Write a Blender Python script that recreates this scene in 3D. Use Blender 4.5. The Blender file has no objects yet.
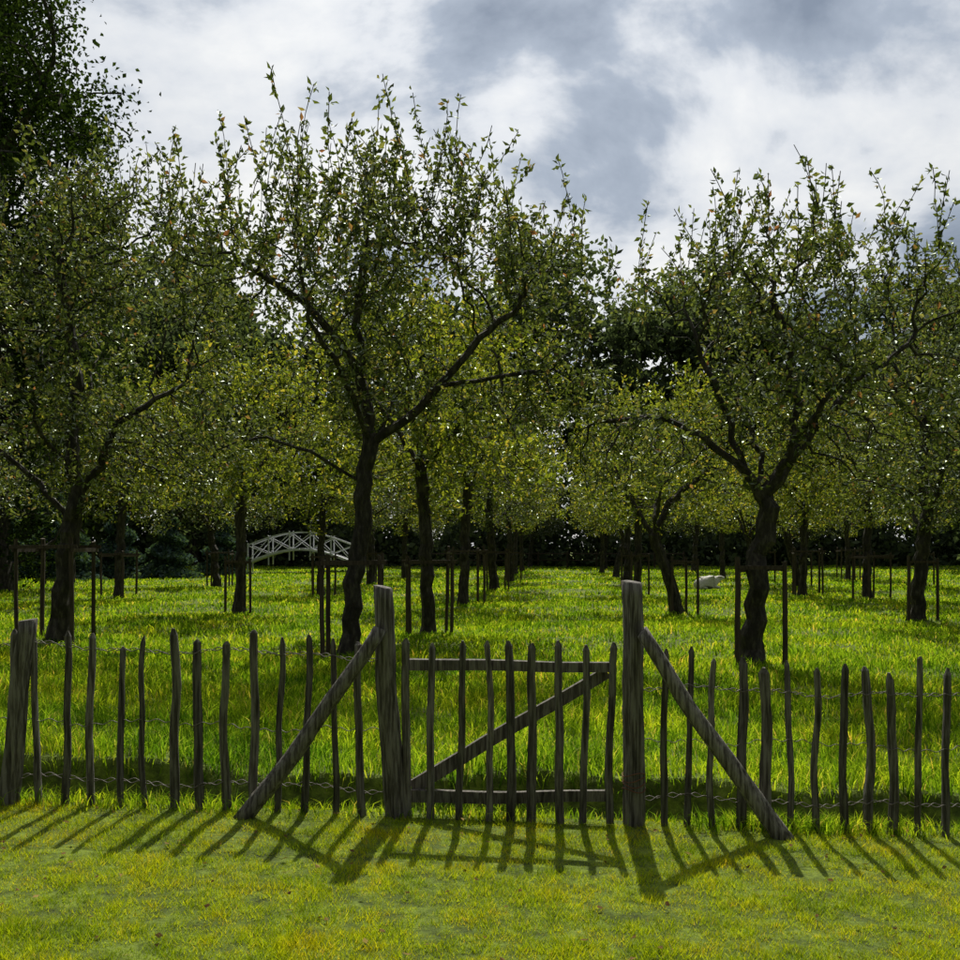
import bpy, math
import numpy as np
from mathutils import Vector
rng = np.random.default_rng(11)
S = bpy.context.scene
COL = S.collection

# ------------------------------------------------------------------ helpers
def link(o, parent=None):
    COL.objects.link(o)
    if parent is not None: o.parent = parent
    return o

def make_mesh(name, V, polys, mats=(), smooth=False):
    me = bpy.data.meshes.new(name)
    V = np.asarray(V, np.float32)
    me.vertices.add(len(V)); me.vertices.foreach_set('co', V.ravel())
    loops = np.concatenate([np.asarray(f, np.int32).ravel() for f, m in polys])
    tot = np.concatenate([np.full(len(f), np.asarray(f).shape[1], np.int32) for f, m in polys])
    mi = np.concatenate([np.full(len(f), m, np.int32) for f, m in polys])
    start = np.concatenate([[0], np.cumsum(tot)[:-1]]).astype(np.int32)
    me.loops.add(len(loops)); me.loops.foreach_set('vertex_index', loops)
    me.polygons.add(len(tot)); me.polygons.foreach_set('loop_start', start)
    me.polygons.foreach_set('material_index', mi)
    me.polygons.foreach_set('use_smooth', np.full(len(tot), smooth, bool))
    for m in mats: me.materials.append(m)
    me.update(calc_edges=True)
    return me

def sn(x, y, k=1.0, s=0.0):
    return (np.sin(x*1.3*k+s)+np.sin(y*1.7*k+1.3+s*2)+np.sin((x+y)*0.9*k+2.1*s)+np.sin((x-1.6*y)*1.1*k+.7+s))/4

def bank_edge(x):
    return 5.96+.05*np.sin(x*2.3+1)+.03*np.sin(x*6.1)
def gz(x, y):
    x = np.asarray(x, float); y = np.asarray(y, float)
    side = -0.035*np.clip(x, -5, 5)*np.exp(-np.maximum(y-5.6, 0)**2/40.0)
    f = np.clip((y-6.5)/9, 0, 1)
    t = np.clip((y-bank_edge(x))/.07, 0, 1)
    bank = t*(.15+.03*np.sin(x*1.7)+.02*np.sin(x*5.3))*np.exp(-np.maximum(y-6, 0)/4.0)-.04*np.clip((y-5.68)/.12, 0, 1)*(1-t)
    return side + bank + f*(0.12*sn(x, y, .45)+0.06*sn(x, y, 1.3, 2.0))

# ------------------------------------------------------------------ materials
def nt(name):
    m = bpy.data.materials.new(name); m.use_nodes = True
    t = m.node_tree; t.nodes.clear()
    out = t.nodes.new('ShaderNodeOutputMaterial')
    return m, t, out

def ramp(t, stops):
    r = t.nodes.new('ShaderNodeValToRGB'); e = r.color_ramp.elements
    while len(e) < len(stops): e.new(0.5)
    for el, (p, c) in zip(e, stops):
        el.position = p; el.color = (*c, 1)
    return r

def leaf_mat(name, stops, trans=0.45, tcol=(1.3, 1.5, .5), gloss=0.0, rough=.4, patch=None, pscale=.6):
    m, t, out = nt(name); N = t.nodes; L = t.links
    g = N.new('ShaderNodeNewGeometry')
    r = ramp(t, stops); L.new(g.outputs['Random Per Island'], r.inputs[0])
    col = r.outputs[0]
    if patch:
        tc = N.new('ShaderNodeTexCoord'); no = N.new('ShaderNodeTexNoise')
        no.inputs['Scale'].default_value = pscale; no.inputs['Detail'].default_value = 4
        no.inputs['Roughness'].default_value = .7
        L.new(tc.outputs['Object'], no.inputs['Vector'])
        rr = ramp(t, [(0.36, patch[0]), (0.5, (1, 1, 1)), (0.66, patch[1])]); L.new(no.outputs[0], rr.inputs[0])
        mx = N.new('ShaderNodeMix'); mx.data_type = 'RGBA'; mx.blend_type = 'MULTIPLY'; mx.inputs[0].default_value = 1
        L.new(col, mx.inputs[6]); L.new(rr.outputs[0], mx.inputs[7])
        col = mx.outputs[2]
    p = N.new('ShaderNodeBsdfDiffuse'); L.new(col, p.inputs[0])
    tr = N.new('ShaderNodeBsdfTranslucent')
    mm = N.new('ShaderNodeMix'); mm.data_type = 'RGBA'; mm.blend_type = 'MULTIPLY'; mm.inputs[0].default_value = 1
    L.new(col, mm.inputs[6]); mm.inputs[7].default_value = (*tcol, 1); mm.clamp_result = False
    L.new(mm.outputs[2], tr.inputs[0])
    ms = N.new('ShaderNodeMixShader'); ms.inputs[0].default_value = trans
    L.new(p.outputs[0], ms.inputs[1]); L.new(tr.outputs[0], ms.inputs[2]); last = ms.outputs[0]
    if gloss > 0:
        gl = N.new('ShaderNodeBsdfGlossy'); gl.inputs['Roughness'].default_value = rough; gl.inputs[0].default_value = (.9, 1, .85, 1)
        fr = N.new('ShaderNodeFresnel'); fr.inputs[0].default_value = 1.4
        mu = N.new('ShaderNodeMath'); mu.operation = 'MULTIPLY'; mu.inputs[1].default_value = gloss; L.new(fr.outputs[0], mu.inputs[0])
        m2 = N.new('ShaderNodeMixShader'); L.new(mu.outputs[0], m2.inputs[0]); L.new(last, m2.inputs[1]); L.new(gl.outputs[0], m2.inputs[2]); last = m2.outputs[0]
    L.new(last, out.inputs[0])
    return m

def rough_mat(name, stops, scale=(8, 8, 8), bump=.5, rough=.85, detail=6, dist=.02, island=0.0):
    m, t, out = nt(name); N = t.nodes; L = t.links
    tc = N.new('ShaderNodeTexCoord'); mp = N.new('ShaderNodeMapping'); mp.inputs['Scale'].default_value = scale
    L.new(tc.outputs['Object'], mp.inputs[0])
    no = N.new('ShaderNodeTexNoise'); no.inputs['Scale'].default_value = 1; no.inputs['Detail'].default_value = detail
    no.inputs['Roughness'].default_value = .65
    L.new(mp.outputs[0], no.inputs['Vector'])
    r = ramp(t, stops); L.new(no.outputs[0], r.inputs[0]); col = r.outputs[0]
    if island > 0:
        g = N.new('ShaderNodeNewGeometry'); mr = N.new('ShaderNodeMapRange'); L.new(g.outputs['Random Per Island'], mr.inputs[0])
        mr.inputs[3].default_value = 1-island; mr.inputs[4].default_value = 1+island*.5
        hs = N.new('ShaderNodeHueSaturation'); L.new(col, hs.inputs['Color']); L.new(mr.outputs[0], hs.inputs['Value']); col = hs.outputs[0]
    p = N.new('ShaderNodeBsdfPrincipled'); p.inputs['Roughness'].default_value = rough
    p.inputs['Specular IOR Level'].default_value = .3
    L.new(col, p.inputs['Base Color'])
    b = N.new('ShaderNodeBump'); b.inputs['Strength'].default_value = bump; b.inputs['Distance'].default_value = dist
    L.new(no.outputs[0], b.inputs['Height']); L.new(b.outputs[0], p.inputs['Normal'])
    L.new(p.outputs[0], out.inputs[0])
    return m

M_leaf = leaf_mat('apple_leaf', [(0, (.028, .042, .014)), (.5, (.07, .092, .03)), (.85, (.14, .165, .07)), (.97, (.20, .18, .09)), (1, (.22, .09, .07))],
                  trans=.42, tcol=(1.9, 1.9, .7), gloss=.25, rough=.5)
M_leaf2 = leaf_mat('apple_leaf_sunlit', [(0, (.045, .068, .014)), (.5, (.115, .15, .03)), (.85, (.20, .23, .05)), (1, (.30, .25, .08))],
                  trans=.55, tcol=(2.0, 1.9, .55), gloss=.2, rough=.5)  # brighter yellow-green: sun shining through mid-distance crowns, put into the leaf colour
M_leafdark = leaf_mat('forest_leaf', [(0, (.04, .055, .034)), (.6, (.08, .105, .056)), (1, (.13, .16, .085))], trans=.42, tcol=(1.4, 1.5, .8))  # lightened grey-green, distance haze painted into the foliage colour
M_oak = leaf_mat('oak_leaf', [(0, (.016, .027, .010)), (.6, (.035, .055, .018)), (1, (.06, .085, .028))], trans=.28)
M_con = leaf_mat('conifer_leaf', [(0, (.035, .065, .058)), (.6, (.075, .115, .105)), (1, (.13, .175, .15))], trans=.25)  # bluish conifer green, with the far haze mixed into the colour
M_bark = rough_mat('bark', [(.3, (.013, .011, .009)), (.5, (.038, .033, .027)), (.7, (.11, .10, .075))], scale=(14, 14, 5), bump=1, dist=.03)
M_wood = rough_mat('weathered_wood', [(.30, (.022, .019, .016)), (.46, (.095, .085, .074)), (.60, (.235, .22, .195)), (.76, (.12, .135, .085))], scale=(55, 55, 4), bump=1, dist=.010, island=.45)
M_stake = rough_mat('stake_wood', [(.3, (.03, .022, .016)), (.7, (.11, .085, .06))], scale=(30, 30, 4), bump=.5)
M_wire = rough_mat('rusty_wire', [(.3, (.09, .07, .06)), (.7, (.2, .18, .16))], scale=(40, 40, 40), rough=.5, bump=.1)
M_rust = rough_mat('rust', [(.3, (.12, .05, .03)), (.7, (.22, .10, .06))], scale=(40, 40, 40), rough=.8, bump=.3)
M_white = rough_mat('white_paint', [(.3, (.45, .47, .50)), (.7, (.66, .67, .68))], scale=(3, 3, 3), rough=.6, bump=.1)
M_wool = rough_mat('wool', [(.3, (.5, .48, .43)), (.7, (.75, .73, .68))], scale=(25, 25, 25), rough=.95, bump=1)
M_lawn = leaf_mat('lawn_blade', [(0, (.15, .23, .008)), (.45, (.34, .47, .015)), (.9, (.52, .62, .03)), (1, (.52, .42, .12))],
                  trans=.5, tcol=(1.4, 1.25, .4), patch=((.55, .66, .65), (1.2, .95, .9)), pscale=2.6)
M_meadow = leaf_mat('meadow_blade', [(0, (.06, .14, .008)), (.5, (.19, .34, .022)), (.9, (.34, .50, .04)), (1, (.52, .46, .16))],
                    trans=.6, tcol=(1.5, 1.35, .5), patch=((.45, .6, .75), (1.55, 1.2, 1.1)), pscale=.7)
M_dead = leaf_mat('dead_leaf', [(0, (.08, .04, .02)), (.6, (.18, .11, .05)), (1, (.32, .23, .08))], trans=.2)
M_ground = rough_mat('ground', [(.3, (.03, .042, .008)), (.48, (.08, .115, .012)), (.62, (.16, .22, .02)), (.75, (.22, .19, .06))], scale=(9, 9, 9), rough=.95, detail=12, bump=1, dist=.04)

# ------------------------------------------------------------------ ground
def axis(parts):
    return np.unique(np.concatenate(parts).round(3))
gx = axis([np.arange(-12, 12.01, .2), np.arange(-60, 61, 2.0), np.arange(-600, 601, 40.)])
gy = axis([np.arange(2, 24, .3), np.arange(5.6, 6.3, .025), np.arange(-20, 100, 2.0), np.arange(-600, 901, 50.)])
X, Y = np.meshgrid(gx, gy); Z = gz(X, Y)
V = np.stack([X.ravel(), Y.ravel(), Z.ravel()], 1)
nx, ny = len(gx), len(gy)
i = np.arange((ny-1)*nx).reshape(ny-1, nx)[:, :-1].ravel()
F = np.stack([i, i+1, i+nx+1, i+nx], 1)
link(bpy.data.objects.new('ground', make_mesh('ground', V, [(F, 0)], [M_ground], True)))

# ------------------------------------------------------------------ grass
def blades(name, x, y, h, w, lean, mat, base_drop=.01, two=True):
    n = len(x); z = gz(x, y)-base_drop
    a = rng.uniform(0, 2*np.pi, n); b = rng.uniform(0, 2*np.pi, n)
    wx, wy = np.cos(a)*w/2, np.sin(a)*w/2
    lx, ly = np.cos(b)*lean*h, np.sin(b)*lean*h
    P = lambda X, Y, Z: np.stack([X, Y, Z], 1)
    if two:
        V = np.stack([P(x-wx, y-wy, z), P(x+wx, y+wy, z),
                      P(x+lx*.3+wx*.8, y+ly*.3+wy*.8, z+h*.55), P(x+lx*.3-wx*.8, y+ly*.3-wy*.8, z+h*.55),
                      P(x+lx, y+ly, z+h*(1-lean*.25))], 1).reshape(-1, 3)
        k = np.arange(n)*5
        polys = [(np.stack([k, k+1, k+2, k+3], 1), 0), (np.stack([k+3, k+2, k+4], 1), 0)]
    else:
        V = np.stack([P(x-wx, y-wy, z), P(x+wx, y+wy, z), P(x+lx, y+ly, z+h)], 1).reshape(-1, 3)
        k = np.arange(n)*3
        polys = [(np.stack([k, k+1, k+2], 1), 0)]
    return link(bpy.data.objects.new(name, make_mesh(name, V, polys, [mat])))

n = 380000
y = np.exp(rng.uniform(np.log(2.9), np.log(5.75), n)); x = rng.uniform(-1, 1, n)*(.6*y+1.2)
cl = .4*sn(x, y, 5)+.5*sn(x, y, 13, 2)+.45*sn(x, y, 31, 1)
kp = rng.uniform(0, 1, n) < np.clip(.9+.4*cl, .5, 1)
x, y, cl = x[kp], y[kp], cl[kp]; n = len(x)
h = rng.uniform(.018, .040, n)*np.clip(1+.8*cl, .4, 2)
blades('lawn_grass', x, y, h, rng.uniform(.003, .006, n), rng.uniform(.2, 1.1, n), M_lawn, two=False)

n = 380000
y = np.exp(rng.uniform(np.log(5.70), np.log(75), n)); x = rng.uniform(-1, 1, n)*(.6*y+1.6)
be = bank_edge(x)
kp = (y > be+.03) | ((y < be) & (rng.uniform(0, 1, n) < .3))
x, y, be = x[kp], y[kp], be[kp]; n = len(x)
tus = .5+.55*sn(x, y, 2.3, .5)+.4*sn(x, y, 5.5, 1.5)
kp = rng.uniform(0, 1, n) < np.clip(.75+.5*tus, .55, 1)
x, y, be, tus = x[kp], y[kp], be[kp], tus[kp]; n = len(x)
h = rng.uniform(.07, .20, n)*np.clip(0.45+.8*tus, .25, 2)
h *= np.where(y > 14, .8, 1)*np.where(y < be, .5, 1)
blades('meadow_grass', x, y, h, np.maximum(.007, .0013*y)*rng.uniform(.7, 1.3, n), rng.uniform(.1, .9, n), M_meadow)
n = 18000
x = rng.uniform(-7, 7, n); y = 5.62+rng.normal(0, .06, n)
keep = (rng.uniform(0, 1, n) < np.clip(.35+.6*sn(x, y*0, 3.0, 1.0)+.3*(x > 1.2), .05, 1)) & ~((x > -.45) & (x < .87) & (rng.uniform(0, 1, n) < .6))
x, y = x[keep], y[keep]
blades('fence_grass', x, y, rng.uniform(.05, .15, len(x)), rng.uniform(.004, .009, len(x)), rng.uniform(.2, 1.1, len(x)), M_meadow)
n = 260
y = rng.uniform(3.2, 5.6, n); x = rng.uniform(-1, 1, n)*(.6*y+1); z = gz(x, y)+rng.uniform(.012, .03, n)
a = rng.uniform(0, 6.28, n); s_ = rng.uniform(.010, .022, n)
P4 = []
for k_ in range(4):
    aa = a+k_*np.pi/2; ll = s_*(1 if k_ % 2 == 0 else .55)
    P4.append(np.stack([x+np.cos(aa)*ll, y+np.sin(aa)*ll, z+rng.uniform(-.006, .01, n)], 1))
V = np.stack(P4, 1).reshape(-1, 3); k = np.arange(n)*4
link(bpy.data.objects.new('fallen_leaves', make_mesh('fallen_leaves', V, [(np.concatenate([np.stack([k, k+1, k+2], 1), np.stack([k, k+2, k+3], 1)]), 0)], [M_dead])))

# ------------------------------------------------------------------ sticks (posts, rails, palings)
class Sticks:
    def __init__(s): s.V = []; s.Q = []; s.T = []; s.n = 0
    def add(s, p0, p1, r0, r1, sides=8, segs=8, wob=.0, rough=.08, flat=1.0, point=0.0):
        p0 = np.array(p0, float); p1 = np.array(p1, float)
        d = p1-p0; Ln = np.linalg.norm(d); d /= Ln
        ref = np.array([0, 1, 0.]) if abs(d[1]) < .8 else np.array([1., 0, 0])
        u = np.cross(d, ref); u /= np.linalg.norm(u); v = np.cross(d, u)
        ts = np.linspace(0, 1, segs+1)
        rr = r0+(r1-r0)*ts
        if point > 0:
            ts = np.concatenate([np.linspace(0, 1-point/Ln, segs), [1.0]]); rr = np.concatenate([r0+(r1-r0)*ts[:-1], [r1*.35]])
        ph = rng.uniform(0, 6.28, 4); prof = 1+rng.uniform(-rough, rough, sides)*1.6
        base = s.n; rings = []
        for k, t in enumerate(ts):
            c = p0+d*Ln*t+u*wob*(np.sin(t*3.1+ph[0])-np.sin(ph[0])*(1-t)-np.sin(3.1+ph[0])*t)+u*wob*.4*np.sin(t*9+ph[1])*np.sin(np.pi*t)
            a = np.linspace(0, 2*np.pi, sides, endpoint=False)+.785
            R = rr[k]*prof*(1+rng.uniform(-rough, rough, sides)*.5)
            ring = c+np.outer(np.cos(a)*R, u)+np.outer(np.sin(a)*R*flat, v)
            if k == len(ts)-1: ring = ring+np.outer(np.cos(a+ph[2])*rr[k]*rng.uniform(.1, .35), d)
            rings.append(ring); s.V.append(ring); s.n += sides
        for k in range(len(ts)-1):
            q = base+k*sides+np.arange(sides); q2 = base+k*sides+(np.arange(sides)+1) % sides
            s.Q.append(np.stack([q, q2, q2+sides, q+sides], 1))
        for ring, off, top in ((rings[0], 0, 0), (rings[-1], (len(ts)-1)*sides, 1)):
            s.V.append(ring.mean(0)[None]); ci = s.n; s.n += 1
            q = base+off+np.arange(sides); q2 = base+off+(np.arange(sides)+1) % sides
            s.T.append(np.stack([q, q2, np.full(sides, ci)], 1) if top else np.stack([q2, q, np.full(sides, ci)], 1))
        return s
    def obj(s, name, mat, parent=None, smooth=False):
        me = make_mesh(name, np.concatenate(s.V), [(np.concatenate(s.Q), 0), (np.concatenate(s.T), 0)], [mat], smooth)
        return link(bpy.data.objects.new(name, me), parent)

def empty(name, loc=(0, 0, 0)):
    e = bpy.data.objects.new(name, None); e.location = loc; e.empty_display_size = .2
    return link(e)

FY = 5.6
g = lambda x, yy=FY: float(gz(x, yy))
fence = empty('picket_fence')
left = [(-2.73, 1.11), (-2.58, 1.05), (-2.41, 1.115), (-2.26, 1.10), (-2.10, 1.02), (-1.94, 1.08), (-1.78, 1.105), (-1.64, 1.045), (-1.47, 1.06), (-1.33, 1.09), (-1.16, 1.05), (-1.01, 1.065), (-.857, 1.05), (-.694, 1.045)]
right = [(1.08, 1.0), (1.225, 1.0), (1.365, .95), (1.53, .96), (1.67, .905), (1.81, .92), (1.95, .90), (2.10, .912), (2.245, .885), (2.39, .865), (2.555, .93), (2.71, .885)]
for k in range(26):
    left.append((-2.88-.157*k, 1.1+rng.uniform(-.05, .04)))
    right.append((2.86+.155*k, .87+rng.uniform(-.04, .05)))
P = Sticks()
for xx, zt in left+right:
    r = rng.uniform(.018, .030); yy = FY+rng.uniform(-.01, .01)
    P.add((xx+rng.uniform(-.025, .025), yy, g(xx)-.05), (xx+rng.uniform(-.022, .022), yy+rng.uniform(-.02, .02), zt+rng.uniform(-.02, .03)), r, r*.82,
          sides=7, segs=12, wob=rng.uniform(.006, .028), rough=.2, flat=rng.uniform(.6, 1), point=rng.uniform(.015, .05))
P.obj('pickets', M_wood, fence)
P = Sticks()
P.add((-2.745, FY-.02, g(-2.74)-.06), (-2.625, FY-.02, 1.165), .055, .048, sides=10, segs=14, wob=.014, rough=.07)
P.add((4.6, FY-.04, g(4.6)-.06), (4.65, FY-.04, 1.1), .055, .05, sides=10, segs=14, wob=.012, rough=.06)
P.obj('end_posts', M_wood, fence, True)
P = Sticks()
P.add((-1.37, FY-.13, g(-1.35)-.03), (-.57, FY-.085, 1.12), .045, .036, sides=10, segs=14, wob=.02, rough=.08)
P.add((1.75, FY-.16, g(1.72)-.04), (.93, FY-.085, 1.10), .056, .040, sides=10, segs=14, wob=.02, rough=.08)
P.obj('braces', M_wood, fence, True)
P = Sticks()
P.add((-.478, FY, g(-.47)-.08), (-.562, FY, 1.355), .064, .053, sides=12, segs=18, wob=.014, rough=.10)
P.add((.898, FY, g(.9)-.08), (.887, FY, 1.385), .060, .054, sides=12, segs=18, wob=.014, rough=.10)
P.obj('gate_posts', M_wood, fence, True)

def wire(pts, r, name, parent, mat=None):
    cu = bpy.data.curves.new(name, 'CURVE'); cu.dimensions = '3D'; cu.bevel_depth = r; cu.bevel_resolution = 1
    for pl in pts:
        sp = cu.splines.new('POLY'); sp.points.add(len(pl)-1)
        sp.points.foreach_set('co', np.concatenate([pl, np.ones((len(pl), 1))], 1).ravel())
    cu.materials.append(mat or M_wire)
    return link(bpy.data.objects.new(name, cu), parent)
wl = []
for x0, x1, top0 in ((-6.8, -.5, .93), (.9, 6.7, .80)):
    for hh in (0.16, .50, top0):
        t = np.arange(x0, x1, .015)
        zz = gz(t, FY+0*t)*.9+hh
        sag = .014*np.sin(t*5.1+hh*9)+.010*np.sin(t*11.7)
        for ph in (0, np.pi):
            yy = FY+.026*np.sin(t*2*np.pi/.314+ph+1)
            wl.append(np.stack([t, yy, zz+sag+.008*np.cos(t*2*np.pi/.09+ph)], 1))
        if hh == .50: wl.pop()
wire(wl, .0026, 'wires', fence)
loops = []
for zc in (.17, .20, .23, .26):
    a = np.linspace(0, 6.4, 30)
    loops.append(np.stack([.897+.066*np.cos(a), FY+.066*np.sin(a), zc+.012*a/6+.012*np.sin(a*2+zc*40)], 1))
wire(loops, .003, 'binding', fence, M_rust)

gate = empty('wooden_gate')
gp = [(-.426, 1.06), (-.268, 1.03), (-.11, 1.045), (.04, 1.045), (.163, 1.045), (.31, 1.03), (.45, 1.045), (.61, 1.02), (.77, 1.035)]
P = Sticks()
for xx, zt in gp:
    P.add((xx+rng.uniform(-.02, .02), FY-.025, -.02+rng.uniform(-.015, .01)), (xx+rng.uniform(-.01, .01), FY-.025, zt), rng.uniform(.022, .027), .020,
          sides=7, segs=12, wob=rng.uniform(.006, .02), rough=.18, flat=.75, point=.03)
P.obj('pickets', M_wood, gate)
P = Sticks(); P.add((-.43, FY+.03, .90), (.76, FY+.03, .885), .046, .040, sides=4, segs=8, rough=.05, flat=.6, wob=.010); P.obj('top_rail', M_wood, gate)
P = Sticks(); P.add((-.43, FY+.03, .13), (.76, FY+.03, .13), .050, .044, sides=4, segs=8, rough=.05, flat=.6, wob=.010); P.obj('bottom_rail', M_wood, gate)
P = Sticks(); P.add((-.40, FY+.07, .17), (.75, FY+.07, .85), .056, .048, sides=4, segs=8, rough=.06, flat=.5, wob=.010); P.obj('diagonal_brace', M_wood, gate)

# ------------------------------------------------------------------ trees
def resample(pl, step, jit):
    pl = np.array(pl, float); out = []
    for a, b in zip(pl[:-1], pl[1:]):
        m = max(1, int(round(np.linalg.norm(b-a)/step)))
        for k in range(1, m+1):
            out.append(a+(b-a)*k/m+rng.normal(0, jit, 3)*(1, 1, .5))
    return out

def grow_tree(name, trunk, limbs, ells, base_r=.18, step=.2, natt=1500, kill=.30, infl=1.7, leaf=.09, per=7, shoots=70,
              shoot_len=(.4, 1.1), tip_r=.005, jit=.02, spread=.13, leaf_mat=M_leaf, iters=60, leaf_r=.013, aspect=.5, gap=-.15, droop=0.0, nk=1.0):
    pos = [np.array(trunk[0], float)]; par = [-1]
    def add_chain(start, pl):
        cur = start
        for p in resample(pl, step, jit):
            pos.append(p); par.append(cur); cur = len(pos)-1
        return cur
    add_chain(0, trunk)
    for lb in limbs:
        s0 = np.array(lb[0], float)
        d = [np.linalg.norm(q-s0) for q in pos]; st = int(np.argmin(d))
        add_chain(st, [pos[st]]+[np.array(q, float) for q in lb[1:]])
    A = []
    for (c, r, wgt) in ells:
        m = int(natt*wgt*2.4)
        q = rng.normal(0, 1, (m, 3)); q /= np.linalg.norm(q, axis=1)[:, None]
        q *= (rng.uniform(0.05, 1, m)**(1/2.4))[:, None]
        q = q*np.array(r)+np.array(c)
        f = np.sin(q[:, 0]*2.1*nk+1)+np.sin(q[:, 1]*2.3*nk+c[0])+np.sin(q[:, 2]*2.6*nk)+np.sin((q[:, 0]+q[:, 2])*1.7*nk)+rng.normal(0, .4, m)
        q = q[f/4 > gap]
        A.append(q[:int(natt*wgt)])
    A = np.concatenate(A)
    Pn = np.array(pos); D = np.linalg.norm(A[:, None]-Pn[None], axis=2)
    nd = D.argmin(1); dd = D.min(1)
    alive = dd > kill
    A, nd, dd = A[alive], nd[alive], dd[alive]
    for it in range(iters):
        if len(A) == 0: break
        inf = infl if it > 3 else infl*1.6
        act = dd < inf
        if not act.any(): break
        acc = np.zeros((len(pos), 3)); dirs = (A[act]-np.array(pos)[nd[act]])/dd[act][:, None]
        np.add.at(acc, nd[act], dirs)
        idx = np.unique(nd[act]); v = acc[idx]; v /= (np.linalg.norm(v, axis=1)[:, None]+1e-6)
        v += rng.normal(0, .32, v.shape)+np.array([0, 0, -droop]); v /= (np.linalg.norm(v, axis=1)[:, None]+1e-6)
        new = np.array(pos)[idx]+v*step; b0 = len(pos)
        for q, pi in zip(new, idx): pos.append(q); par.append(int(pi))
        D = np.linalg.norm(A[:, None]-new[None], axis=2)
        j = D.argmin(1); dj = D[np.arange(len(A)), j]; bt = dj < dd
        nd = np.where(bt, b0+j, nd); dd = np.where(bt, dj, dd)
        al = dd > kill; A, nd, dd = A[al], nd[al], dd[al]
    npos = len(pos); Pn = np.array(pos)
    zc = np.array([e[0][2] for e in ells]).max()
    haschild = np.zeros(npos, bool); haschild[np.array(par[1:])] = True
    tops = np.where((~haschild) & (Pn[:, 2] > zc-.5*ells[0][1][2]))[0]
    shoot_nodes = []
    if len(tops) and shoots:
        w = np.maximum(Pn[tops, 2]-zc+1.3, .3)**1.0; w /= w.sum()
        for s in rng.choice(tops, shoots, p=w):
            Ln = rng.uniform(*shoot_len); k = max(2, int(Ln/(step*.9))); cur = int(s); d = np.array([rng.normal(0, .3), rng.normal(0, .3), 1.0])
            p = Pn[s].copy()
            for _ in range(k):
                d += rng.normal(0, .1, 3); dn = d/np.linalg.norm(d); p = p+dn*Ln/k
                pos.append(p.copy()); par.append(cur); cur = len(pos)-1; shoot_nodes.append(cur)
    P = np.array(pos); par = np.array(par); n = len(P)
    hc = np.zeros(n, bool); hc[par[1:]] = True
    tips = (~hc).sum()
    e = max(1.6, math.log(tips)/math.log(base_r/tip_r))
    acc = np.zeros(n); mainc = np.full(n, -1); best = np.zeros(n)
    for k in range(n-1, 0, -1):
        if acc[k] == 0: acc[k] = tip_r**e
        acc[par[k]] += acc[k]
        if acc[k] > best[par[k]]: best[par[k]] = acc[k]; mainc[par[k]] = k
    R = acc**(1/e); R[0] = R[mainc[0]] if mainc[0] > 0 else R[0]
    R = R*(1+.55*np.exp(-np.maximum(P[:, 2]-P[0, 2], 0)/.22)*(R > base_r*.5))
    d = np.zeros((n, 3)); d[1:] = P[1:]-P[par[1:]]
    ch = mainc > 0; d2 = d.copy(); d2[ch] += P[mainc[ch]]-P[ch]
    d2 /= (np.linalg.norm(d2, axis=1)[:, None]+1e-9)
    d1 = d/(np.linalg.norm(d, axis=1)[:, None]+1e-9)
    sides = 7; a = np.linspace(0, 2*np.pi, sides, endpoint=False)
    def rings(C, Dv, Rr):
        ref = np.array([.25, 1, .12]); ref /= np.linalg.norm(ref)
        u = ref-(Dv@ref)[:, None]*Dv; u /= (np.linalg.norm(u, axis=1)[:, None]+1e-9); v = np.cross(Dv, u)
        rr = Rr[:, None]*(1+rng.uniform(-.1, .1, (len(C), sides)))
        return C[:, None]+(np.cos(a)*rr)[..., None]*u[:, None]+(np.sin(a)*rr)[..., None]*v[:, None]
    RA = rings(P, d2, R)
    kids = np.arange(1, n); side = kids[mainc[par[kids]] != kids]
    RB = rings(P[par[side]], d1[side], R[side]*1.15)
    V = np.concatenate([RA.reshape(-1, 3), RB.reshape(-1, 3)])
    start = par.copy()*sides; start[side] = n*sides+np.arange(len(side))*sides
    s = start[kids][:, None]+np.arange(sides)[None]; s2 = start[kids][:, None]+((np.arange(sides)+1) % sides)[None]
    t = kids[:, None]*sides+np.arange(sides)[None]; t2 = kids[:, None]*sides+((np.arange(sides)+1) % sides)[None]
    Q = np.stack([s, s2, t2, t], 2).reshape(-1, 4)
    isshoot = np.zeros(n, bool); isshoot[shoot_nodes] = True
    cand = kids[(R[kids] < leaf_r) & (P[kids, 2] > P[0, 2]+1.0)]
    cl = np.sin(P[:, 0]*3.1*nk)+np.sin(P[:, 1]*2.7*nk+1)+np.sin(P[:, 2]*3.3*nk+2)
    cnt = np.where(isshoot[cand], 6.0, per*(1+.5*cl[cand]))
    cnt = rng.poisson(np.maximum(cnt, .3))
    li = np.repeat(cand, cnt); m = len(li)
    tt = rng.uniform(0, 1, m)[:, None]
    sp = np.where(isshoot[li], spread*.25, spread)[:, None]
    C = P[li]*tt+P[par[li]]*(1-tt)+rng.normal(0, 1, (m, 3))*sp*.6
    ax = rng.normal(0, 1, (m, 3)); ax[:, 2] -= .25; ax[isshoot[li]] += (0, 0, .9); ax /= np.linalg.norm(ax, axis=1)[:, None]
    sd = rng.normal(0, 1, (m, 3)); sd = sd-(sd*ax).sum(1)[:, None]*ax; sd /= np.linalg.norm(sd, axis=1)[:, None]
    nn = np.cross(ax, sd); Ls = (leaf*rng.uniform(.65, 1.3, m))[:, None]; W = Ls*aspect
    LV = np.stack([C, C+ax*Ls*.45+sd*W*.5+nn*W*.18, C+ax*Ls-nn*W*.15, C+ax*Ls*.45-sd*W*.5+nn*W*.18], 1).reshape(-1, 3)
    k = len(V)+np.arange(m)*4
    T = np.concatenate([np.stack([k, k+1, k+2], 1), np.stack([k, k+2, k+3], 1)])
    me = make_mesh(name, np.concatenate([V, LV]), [(Q, 0), (T, 1)], [M_bark, leaf_mat])
    return me

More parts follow.
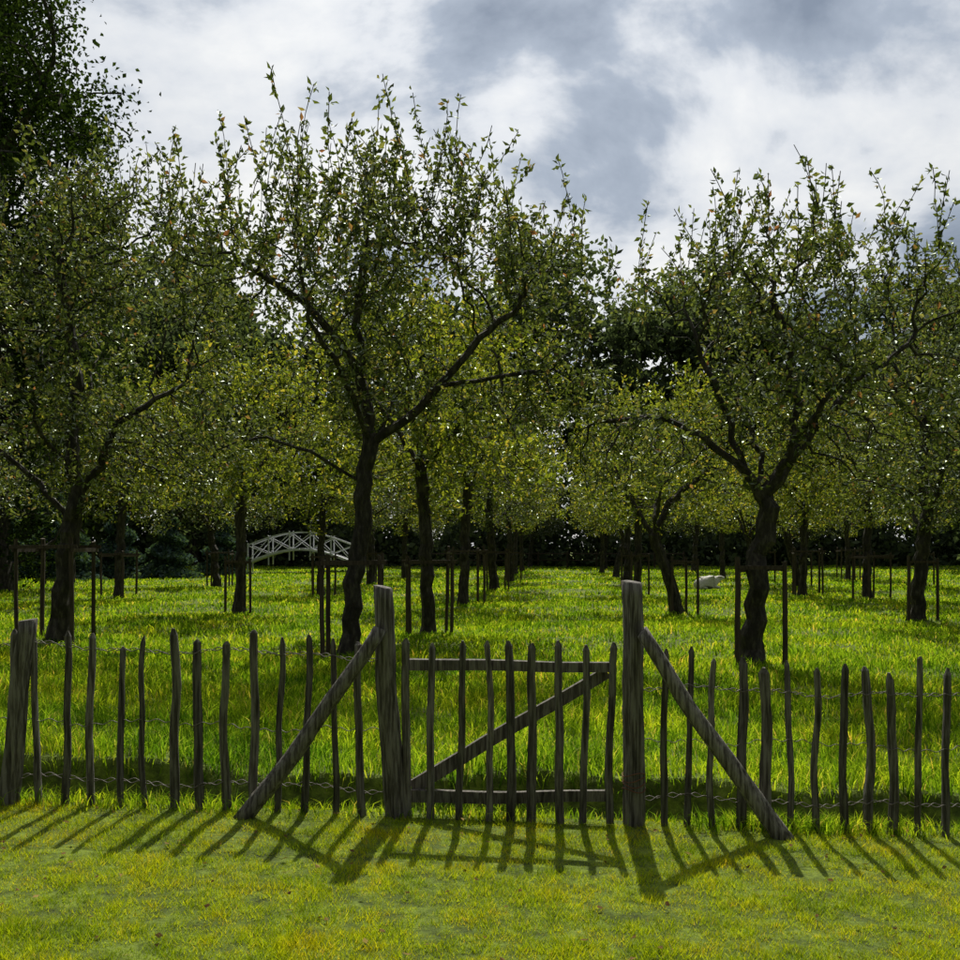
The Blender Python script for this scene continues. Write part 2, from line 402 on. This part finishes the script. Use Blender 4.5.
def place(name, me, x, y, rot=0, sc=1, sz=None, dz=0):
    o = bpy.data.objects.new(name, me); o.location = (x, y, float(gz(x, y))-.03+dz); o.rotation_euler = (0, 0, rot)
    o.scale = (sc, sc, sz or sc)
    return link(o)

mC = grow_tree('apple_tree_c', [(0, 0, 0), (.03, 0, .6), (.12, .02, 1.3), (.22, .02, 1.95), (.28, 0, 3.08)], [
    [(.28, 0, 3.08), (.2, .1, 3.9), (-.1, .1, 4.5), (-.67, .2, 5.15), (-1.5, 0, 5.6)],
    [(.2, .1, 3.9), (.15, -.1, 4.9), (.3, -.2, 6.0)],
    [(.28, 0, 3.0), (.73, -.1, 3.3), (1.3, -.2, 3.85), (1.85, -.2, 4.5), (2.4, 0, 5.0)],
    [(1.3, -.2, 3.85), (2.2, -.2, 4.0), (2.9, 0, 4.1)],
    [(.2, 0, 2.9), (.5, .7, 3.6), (.8, 1.5, 4.3)], [(.28, 0, 3.08), (.1, -.7, 3.8), (-.3, -1.4, 4.5)],
    [(.15, 0, 2.5), (-.5, -.1, 2.95), (-1.2, .1, 3.2), (-1.9, .1, 3.0)]],
    [((.5, 0, 5.1), (3.15, 2.2, 1.7), 1.0), ((.2, 0, 6.0), (2.8, 1.6, 1.1), .34), ((-.9, 0, 3.9), (1.7, 1.5, .9), .18), ((2.3, 0, 3.9), (1.3, 1.2, .8), .18)],
    base_r=.125, natt=2400, kill=.27, shoots=230, shoot_len=(.4, 1.45), per=7.5, leaf=.10)
mD = grow_tree('apple_tree_d', [(0, 0, 0), (.07, 0, .85), (.2, 0, 1.94), (.24, 0, 2.3)], [
    [(.22, 0, 2.2), (-.1, 0, 2.65), (-.68, -.1, 3.15), (-1.35, 0, 3.4), (-2.0, .1, 3.3)],
    [(.24, 0, 2.3), (.54, 0, 2.88), (.66, .1, 3.56), (.54, 0, 4.4), (.27, 0, 5.0)],
    [(.54, 0, 2.9), (1.35, -.1, 3.83), (2.1, 0, 4.3)], [(.2, 0, 2.2), (.3, .8, 3.1), (.2, 1.5, 3.9)],
    [(-.1, 0, 2.65), (-.3, .1, 3.5), (-.7, 0, 4.4)], [(.3, 0, 2.5), (.5, -.7, 3.2), (.9, -1.3, 3.8)]],
    [((.5, 0, 4.2), (3.0, 2.3, 1.7), 1.0), ((1.2, 0, 5.1), (1.9, 1.4, .9), .28), ((-1.3, 0, 2.9), (1.4, 1.4, .9), .2), ((2.2, 0, 3.1), (1.2, 1.2, 1.0), .2)],
    base_r=.14, natt=2400, kill=.27, shoots=130, per=8.5, leaf=.095, jit=.035)
mA = grow_tree('apple_tree_a', [(0, 0, 0), (.1, 0, 1.2), (.27, 0, 2.3)], [
    [(.27, 0, 2.3), (.2, 0, 3.3), (.3, 0, 4.1), (.2, 0, 5.0), (0, 0, 6.1)], [(.27, 0, 2.3), (.67, 0, 2.8), (.95, 0, 3.5), (1.7, .1, 4.0)],
    [(.2, 0, 2.0), (-.5, .1, 2.7), (-1.3, 0, 3.4)], [(.2, 0, 3.2), (.1, .9, 4.0)], [(.25, 0, 2.6), (.1, -.9, 3.3)]],
    [((.2, 0, 4.8), (2.8, 2.3, 2.5), 1.0), ((1.2, 0, 3.0), (1.9, 1.5, 1.0), .25), ((-.9, 0, 2.8), (1.5, 1.5, .9), .15), ((.4, 0, 6.6), (1.7, 1.4, 1.0), .25)],
    base_r=.15, natt=2400, kill=.27, shoots=100, per=9, leaf=.10)
mE = grow_tree('apple_tree_e', [(0, 0, 0), (-.03, 0, 1.5), (-.12, 0, 3.1)], [
    [(-.12, 0, 3.1), (-.6, .2, 3.9), (-1.2, .3, 4.6)], [(-.12, 0, 3.1), (.5, 0, 3.8), (1.3, -.2, 4.4)], [(-.12, 0, 3.0), (0, .8, 3.9)], [(-.1, 0, 3.1), (-.2, -.8, 4.0)], [(-.12, 0, 3.1), (0, 0, 4.6)]],
    [((0, 0, 4.6), (2.7, 2.4, 1.7), 1.0), ((.8, 0, 3.1), (1.9, 1.8, .7), .2), ((-1.2, 0, 3.2), (1.3, 1.6, .7), .15)],
    base_r=.125, natt=1500, shoots=70, per=7.5, leaf=.12, kill=.3, leaf_mat=M_leaf2)
mF = grow_tree('apple_tree_f', [(0, 0, 0), (-.25, 0, .9), (-.6, 0, 1.9)], [
    [(-.6, 0, 1.9), (-1.1, .2, 2.7), (-1.5, .3, 3.6)], [(-.6, 0, 1.9), (-.2, 0, 2.7), (.6, -.2, 3.4)], [(-.6, 0, 1.8), (-.4, .8, 2.8)], [(-.6, 0, 1.9), (-.6, -.8, 2.9)]],
    [((-.3, 0, 3.9), (2.7, 2.4, 1.7), 1.0), ((-1, 0, 2.6), (1.3, 1.3, .7), .15), ((.9, 0, 2.8), (1.3, 1.3, .7), .15)],
    base_r=.14, natt=1500, shoots=70, per=7.5, leaf=.12, kill=.3, leaf_mat=M_leaf2)

SL = .0885
place('apple_tree', mC, -1.86, 13.5)
place('apple_tree', mD, 3.66, 13.0)
place('apple_tree', mA, -6.77, 15.4)
trees = [(mE, -.92, 17, 0), (mE, -5.75, 23, 2.2), (mF, 4.75, 23, 0)]
def row(x0, ds, ms):
    for k, dd in enumerate(ds):
        trees.append((ms[k % len(ms)], x0+SL*dd+rng.normal(0, .15), dd+rng.normal(0, .3), rng.uniform(0, 6.28)))
row(-2.42, [25, 33, 41, 49, 57, 65], [mE, mA, mE, mC])
row(2.55, [31, 39, 47, 55, 63], [mE, mD, mF])
row(-8.0, [31, 39, 47, 55], [mE, mA])
row(7.6, [20.5, 30.5, 39, 47, 56], [mA, mE, mF, mE])
row(8.6, [27.5, 36], [mE, mF])
row(13.2, [19, 27, 35, 44, 53], [mE, mA, mF])
row(-13.5, [20, 29, 37], [mD, mE])
for m_, x_, y_, r_ in trees:
    place('apple_tree', m_, x_, y_, r_, rng.uniform(.92, 1.06))

def guard_mesh(w, hgt):
    P = Sticks(); k = w/2
    for sx, sy in ((-1, -1), (1, -1), (-1, 1), (1, 1)):
        P.add((sx*k, sy*k, -.1), (sx*k*1.02+rng.uniform(-.03, .03), sy*k, hgt+rng.uniform(-.03, .06)), .035, .032, sides=6, segs=4, rough=.1, wob=.01)
    zz = hgt-.10
    P.add((-k-.1, -k-.035, zz), (k+.1, -k-.035, zz+.01), .04, .04, sides=4, segs=2, flat=.5, rough=.02)
    P.add((-k-.1, k+.035, zz), (k+.1, k+.035, zz), .04, .04, sides=4, segs=2, flat=.5, rough=.02)
    P.add((-k-.035, -k-.08, zz-.05), (-k-.035, k+.08, zz-.05), .04, .04, sides=4, segs=2, flat=.5, rough=.02)
    P.add((k+.035, -k-.08, zz-.05), (k+.035, k+.08, zz-.05), .04, .04, sides=4, segs=2, flat=.5, rough=.02)
    return make_mesh('tree_guard', np.concatenate(P.V), [(np.concatenate(P.Q), 0), (np.concatenate(P.T), 0)], [M_stake])
def guard2_mesh(w, hgt):
    P = Sticks(); k = w/2
    pts = [(-k, -.6*k), (k, -.6*k), (.1*k, k)]
    for sx, sy in pts:
        P.add((sx, sy, -.1), (sx, sy, hgt+rng.uniform(-.03, .06)), .035, .032, sides=6, segs=4, rough=.1, wob=.012)
    for i in range(3):
        a, b = pts[i], pts[(i+1) % 3]
        P.add((a[0], a[1]-.03, hgt-.1-.02*i), (b[0], b[1]-.03, hgt-.1-.02*i), .036, .036, sides=4, segs=2, flat=.5, rough=.02)
    return make_mesh('tree_guard', np.concatenate(P.V), [(np.concatenate(P.Q), 0), (np.concatenate(P.T), 0)], [M_stake])
G1, G2, G3 = guard_mesh(.85, 1.62), guard2_mesh(.62, 1.45), guard_mesh(.75, 1.5)
place('tree_guard', G1, -6.75, 15.3, .0)
place('tree_guard', G3, -1.78, 13.4, .08)
place('tree_guard', G2, 3.72, 12.9, 0)
for (m_, x_, y_, r_) in trees[:]:
    if y_ < 45: place('tree_guard', [G1, G2, G3][rng.integers(3)], x_+rng.uniform(.0, .15), y_-.05, rng.uniform(-.3, .3), .95)

# ------------------------------------------------------------------ woodland
def forest(name, H, R, leaf, seed_shift, per, mat=M_leafdark, natt=700, step=.9):
    limbs = []
    for k in range(9):
        a = k*2.4+seed_shift; z0 = H*(.15+.07*k)
        limbs.append([(0, 0, z0), (math.cos(a)*R*.45, math.sin(a)*R*.45, z0+H*.1)])
    return grow_tree(name, [(0, 0, 0), (.2, 0, H*.3), (0, .2, H*.75)], limbs,
        [((0, 0, H*.60), (R, R, H*.40), .8), ((R*.3, 0, H*.3), (R*.9, R*.9, H*.25), .3), ((-R*.2, 0, H*.8), (R*.6, R*.6, H*.22), .3)],
        base_r=.4, step=step, natt=natt, kill=.9, infl=5, leaf=leaf, per=per, shoots=0, tip_r=.03, jit=.1, spread=.75, leaf_mat=mat, leaf_r=.09, aspect=.7, gap=-.1, nk=.45)
f1 = forest('woodland_tree_1', 23, 5.6, .56, 0, 10)
f2 = forest('woodland_tree_2', 20, 6.2, .56, 1.3, 10)
woods = empty('background_woodland')
def wood(me, x, y, r, sc, sz=None):
    o = place('woodland_tree', me, x, y, r, sc, sz); o.parent = woods
for k, xx in enumerate(np.arange(-66, 72, 7)):
    s = rng.uniform(.95, 1.2)
    wood((f1, f2)[k % 2], xx+rng.normal(0, 1), 80+rng.normal(0, 1.5), rng.uniform(0, 6.28), s)
for x_, y_, s_ in ((-30, 44, 1.0), (-27, 54, .95), (-24, 62, .9), (-36, 38, 1.1), (-21, 70, 1.0), (-19, 58, .75), (33, 50, .85), (31, 60, .85), (36, 42, .9)):
    wood((f1, f2)[rng.integers(2)], x_, y_, rng.uniform(0, 6.28), s_)
fT = forest('tall_tree', 23, 4.9, .18, .6, 65, mat=M_oak, natt=900)
place('oak_tree', fT, -16.6, 33, 1.0, 1.0)
place('oak_tree', fT, -19.5, 38, 3.6, 1.05)

def leaf_cloud(name, C, size, mat):
    m = len(C)
    ax = rng.normal(0, 1, (m, 3)); ax /= np.linalg.norm(ax, axis=1)[:, None]
    sd = rng.normal(0, 1, (m, 3)); sd = sd-(sd*ax).sum(1)[:, None]*ax; sd /= np.linalg.norm(sd, axis=1)[:, None]
    L_ = (size*rng.uniform(.6, 1.4, m))[:, None]
    V = np.stack([C-ax*L_*.5, C+sd*L_*.3, C+ax*L_*.5, C-sd*L_*.3], 1).reshape(-1, 3)
    k = np.arange(m)*4
    return link(bpy.data.objects.new(name, make_mesh(name, V, [(np.stack([k, k+1, k+2, k+3], 1), 0)], [mat])))
nc = 1600
cx = rng.uniform(-95, 100, nc)
topz = 25+2.5*np.sin(cx*.11+1)+1.8*np.sin(cx*.31)+1.2*np.sin(cx*.8)
cz = rng.uniform(0.03, 1, nc)*topz; cyy = 88+rng.uniform(-3.5, 5, nc)
cr = rng.uniform(1.2, 2.8, nc)
m = 110000; ci = rng.integers(0, nc, m)
q = rng.normal(0, 1, (m, 3)); q /= np.linalg.norm(q, axis=1)[:, None]; q *= (rng.uniform(.6, 1.05, m)*cr[ci])[:, None]; q[:, 2] *= .75
leaf_cloud('distant_trees', np.stack([cx[ci], cyy[ci], cz[ci]], 1)+q, .66, M_leafdark)
n = 75000
x = rng.uniform(-75, 80, n); y = 73+rng.normal(0, 1.8, n)+.8*np.sin(x*.3)
top = 4.2+1.3*np.sin(x*.35)+1.0*np.sin(x*.9+1)+.6*np.sin(x*2.1)
leaf_cloud('hedge', np.stack([x, y, rng.uniform(0, 1, n)**1.3*top], 1), .5, M_leafdark)
def conif(n):
    cs = [(-19.5, 44, 4.8), (-17.3, 46, 4.0), (-15.2, 47, 3.6), (-21.5, 43, 5.3), (-24, 42, 5), (-13.4, 50, 3.4), (-26.5, 41, 5.5), (-18.4, 43, 3.6)]
    o = []
    for cx, cy, H in cs:
        m = n//len(cs); t = rng.uniform(0, 1, m)**1.3; a = rng.uniform(0, 6.28, m)
        r = (1-t)*1.8*(.75+.3*np.sin(t*26+a*1.0))*rng.uniform(.5, 1, m)
        o.append(np.stack([cx+r*np.cos(a), cy+r*np.sin(a), t*H-.1*r], 1))
    return np.concatenate(o)
leaf_cloud('conifer_shrubs', conif(48000), .20, M_con)

# ------------------------------------------------------------------ white footbridge
br = empty('white_footbridge', (-10.4, 56, .25))
arc = lambda t: .35+.75*math.sin(math.pi*t)
Bw = 3.0
for side in (-.6, .6):
    P = Sticks(); N_ = 10
    for k in range(N_):
        t0, t1 = k/N_, (k+1)/N_
        x0, x1 = -Bw+2*Bw*t0, -Bw+2*Bw*t1
        P.add((x0, side, arc(t0)+1.0), (x1, side, arc(t1)+1.0), .045, .045, sides=4, segs=1, rough=0)
        P.add((x0, side, arc(t0)), (x1, side, arc(t1)), .09, .09, sides=4, segs=1, rough=0)
        if k % 2 == 0:
            t2 = (k+2)/N_; x2 = -Bw+2*Bw*t2
            P.add((x0, side, arc(t0)-.6), (x0, side, arc(t0)+1.1), .045, .045, sides=4, segs=1, rough=0)
            P.add((x0, side+.02, arc(t0)+.05), (x2, side+.02, arc(t2)+.95), .03, .03, sides=4, segs=1, rough=0)
            P.add((x0, side-.02, arc(t0)+.95), (x2, side-.02, arc(t2)+.05), .03, .03, sides=4, segs=1, rough=0)
    P.add((Bw, side, arc(1)-.6), (Bw, side, arc(1)+1.1), .045, .045, sides=4, segs=1, rough=0)
    P.obj('railing', M_white, br)
dv = []
for k in range(21):
    t = k/20; dv += [(-Bw+2*Bw*t, -.58, arc(t)+.03), (-Bw+2*Bw*t, .58, arc(t)+.03)]
k = np.arange(20)*2
link(bpy.data.objects.new('deck', make_mesh('deck', np.array(dv), [(np.stack([k, k+2, k+3, k+1], 1), 0)], [M_white])), br)

P = Sticks()
for xx in np.arange(-4, 16, 2.0):
    P.add((xx, 66, -.1), (xx, 66, 1.15), .07, .06, sides=6, segs=2)
for zz in (.55, 1.0):
    P.add((-4, 65.9, zz), (14, 65.9, zz), .05, .05, sides=4, segs=6, rough=.05)
P.obj('rail_fence', M_stake)

# ------------------------------------------------------------------ resting sheep
v = [(0, 0, .26), (.28, 0, .28), (-.28, 0, .26), (.43, 0, .36), (.54, -.02, .44), (.68, -.04, .39), (-.44, 0, .26),
     (.25, .20, .10), (.48, .20, .06), (-.25, .22, .10), (-.02, .24, .05), (.25, -.20, .10), (.48, -.20, .06), (-.25, -.22, .10), (-.02, -.24, .05),
     (.51, .11, .46), (.51, -.14, .46)]
rr = [.22, .20, .22, .12, .08, .045, .13, .08, .03, .11, .035, .08, .03, .11, .035, .022, .022]
ed = [(0, 1), (0, 2), (1, 3), (3, 4), (4, 5), (2, 6), (1, 7), (7, 8), (2, 9), (9, 10), (1, 11), (11, 12), (2, 13), (13, 14), (4, 15), (4, 16)]
me = bpy.data.meshes.new('sheep'); me.from_pydata(v, ed, []); me.materials.append(M_wool)
o = link(bpy.data.objects.new('sheep', me)); o.location = (8.0, 34, float(gz(8, 34))+.07); o.rotation_euler = (0, 0, .15)
bpy.context.view_layer.objects.active = o; bpy.ops.object.select_all(action='DESELECT'); o.select_set(True)
bpy.ops.object.modifier_add(type='SKIN')
for sv, r in zip(me.skin_vertices[0].data, rr): sv.radius = (r, r)
ss = o.modifiers.new('sub', 'SUBSURF'); ss.levels = 2; ss.render_levels = 2

# ------------------------------------------------------------------ light and sky
AZ, EL = math.radians(4.2), math.radians(50)
sd = Vector((math.sin(AZ)*math.cos(EL), math.cos(AZ)*math.cos(EL), math.sin(EL)))
sl = bpy.data.lights.new('sun', 'SUN'); sl.energy = 5.0; sl.angle = math.radians(.5); sl.color = (1, .95, .84)
so = link(bpy.data.objects.new('sun', sl)); so.location = sd*50; so.rotation_euler = (-sd).to_track_quat('-Z', 'Y').to_euler()

w = bpy.data.worlds.new('World'); S.world = w; w.use_nodes = True
t = w.node_tree; t.nodes.clear(); N = t.nodes; L = t.links
out = N.new('ShaderNodeOutputWorld')
sky = N.new('ShaderNodeTexSky'); sky.sky_type = 'NISHITA'; sky.sun_disc = False; sky.sun_elevation = EL; sky.sun_rotation = AZ
b1 = N.new('ShaderNodeBackground'); b1.inputs[1].default_value = .06; L.new(sky.outputs[0], b1.inputs[0])
tc = N.new('ShaderNodeTexCoord'); sep = N.new('ShaderNodeSeparateXYZ'); L.new(tc.outputs['Generated'], sep.inputs[0])
def math_(op, a, b=None):
    m = N.new('ShaderNodeMath'); m.operation = op
    for i_, q in enumerate((a, b)):
        if q is None: continue
        if isinstance(q, (int, float)): m.inputs[i_].default_value = q
        else: L.new(q, m.inputs[i_])
    return m.outputs[0]
zz = math_('ADD', math_('MAXIMUM', sep.outputs[2], 0.0), .30)
cx = math_('DIVIDE', sep.outputs[0], zz); cy = math_('DIVIDE', sep.outputs[1], zz)
comb = N.new('ShaderNodeCombineXYZ'); L.new(cx, comb.inputs[0]); L.new(cy, comb.inputs[1])
mp = N.new('ShaderNodeMapping'); L.new(comb.outputs[0], mp.inputs[0]); mp.inputs['Location'].default_value = (5.95, 2.88, 0)
n1 = N.new('ShaderNodeTexNoise'); n1.inputs['Scale'].default_value = 1.9; n1.inputs['Detail'].default_value = 8; n1.inputs['Roughness'].default_value = .55
n1.inputs['Distortion'].default_value = .2
L.new(mp.outputs[0], n1.inputs['Vector'])
r1 = N.new('ShaderNodeValToRGB'); L.new(n1.outputs[0], r1.inputs[0]); e = r1.color_ramp.elements
e[0].position = .33; e[0].color = (.23, .28, .36, 1); e[1].position = .56; e[1].color = (1, 1, .98, 1)
e2 = e.new(.42); e2.color = (.42, .48, .57, 1); e3 = e.new(.475); e3.color = (.78, .81, .85, 1)
dt = N.new('ShaderNodeVectorMath'); dt.operation = 'DOT_PRODUCT'; L.new(tc.outputs['Generated'], dt.inputs[0]); dt.inputs[1].default_value = sd
br_ = N.new('ShaderNodeMapRange'); L.new(dt.outputs['Value'], br_.inputs[0]); br_.inputs[1].default_value = .1; br_.inputs[2].default_value = .92
br_.inputs[3].default_value = .14; br_.inputs[4].default_value = 1.1
b2 = N.new('ShaderNodeBackground'); L.new(r1.outputs[0], b2.inputs[0]); L.new(br_.outputs[0], b2.inputs[1])
ms = N.new('ShaderNodeMixShader'); ms.inputs[0].default_value = .9
L.new(b1.outputs[0], ms.inputs[1]); L.new(b2.outputs[0], ms.inputs[2]); L.new(ms.outputs[0], out.inputs[0])

# ------------------------------------------------------------------ camera
cam = bpy.data.cameras.new('camera'); cam.sensor_width = 36; cam.lens = 36; cam.shift_y = 65/960; cam.clip_end = 2000; cam.clip_start = .1
co = link(bpy.data.objects.new('camera', cam)); co.location = (0, 0, 1.6); co.rotation_euler = (math.radians(90), 0, 0)
S.camera = co
S.view_settings.view_transform = 'Standard'; S.view_settings.look = 'None'; S.view_settings.exposure = 0
S.cycles.max_bounces = 4; S.cycles.diffuse_bounces = 2; S.cycles.transmission_bounces = 2; S.cycles.glossy_bounces = 1
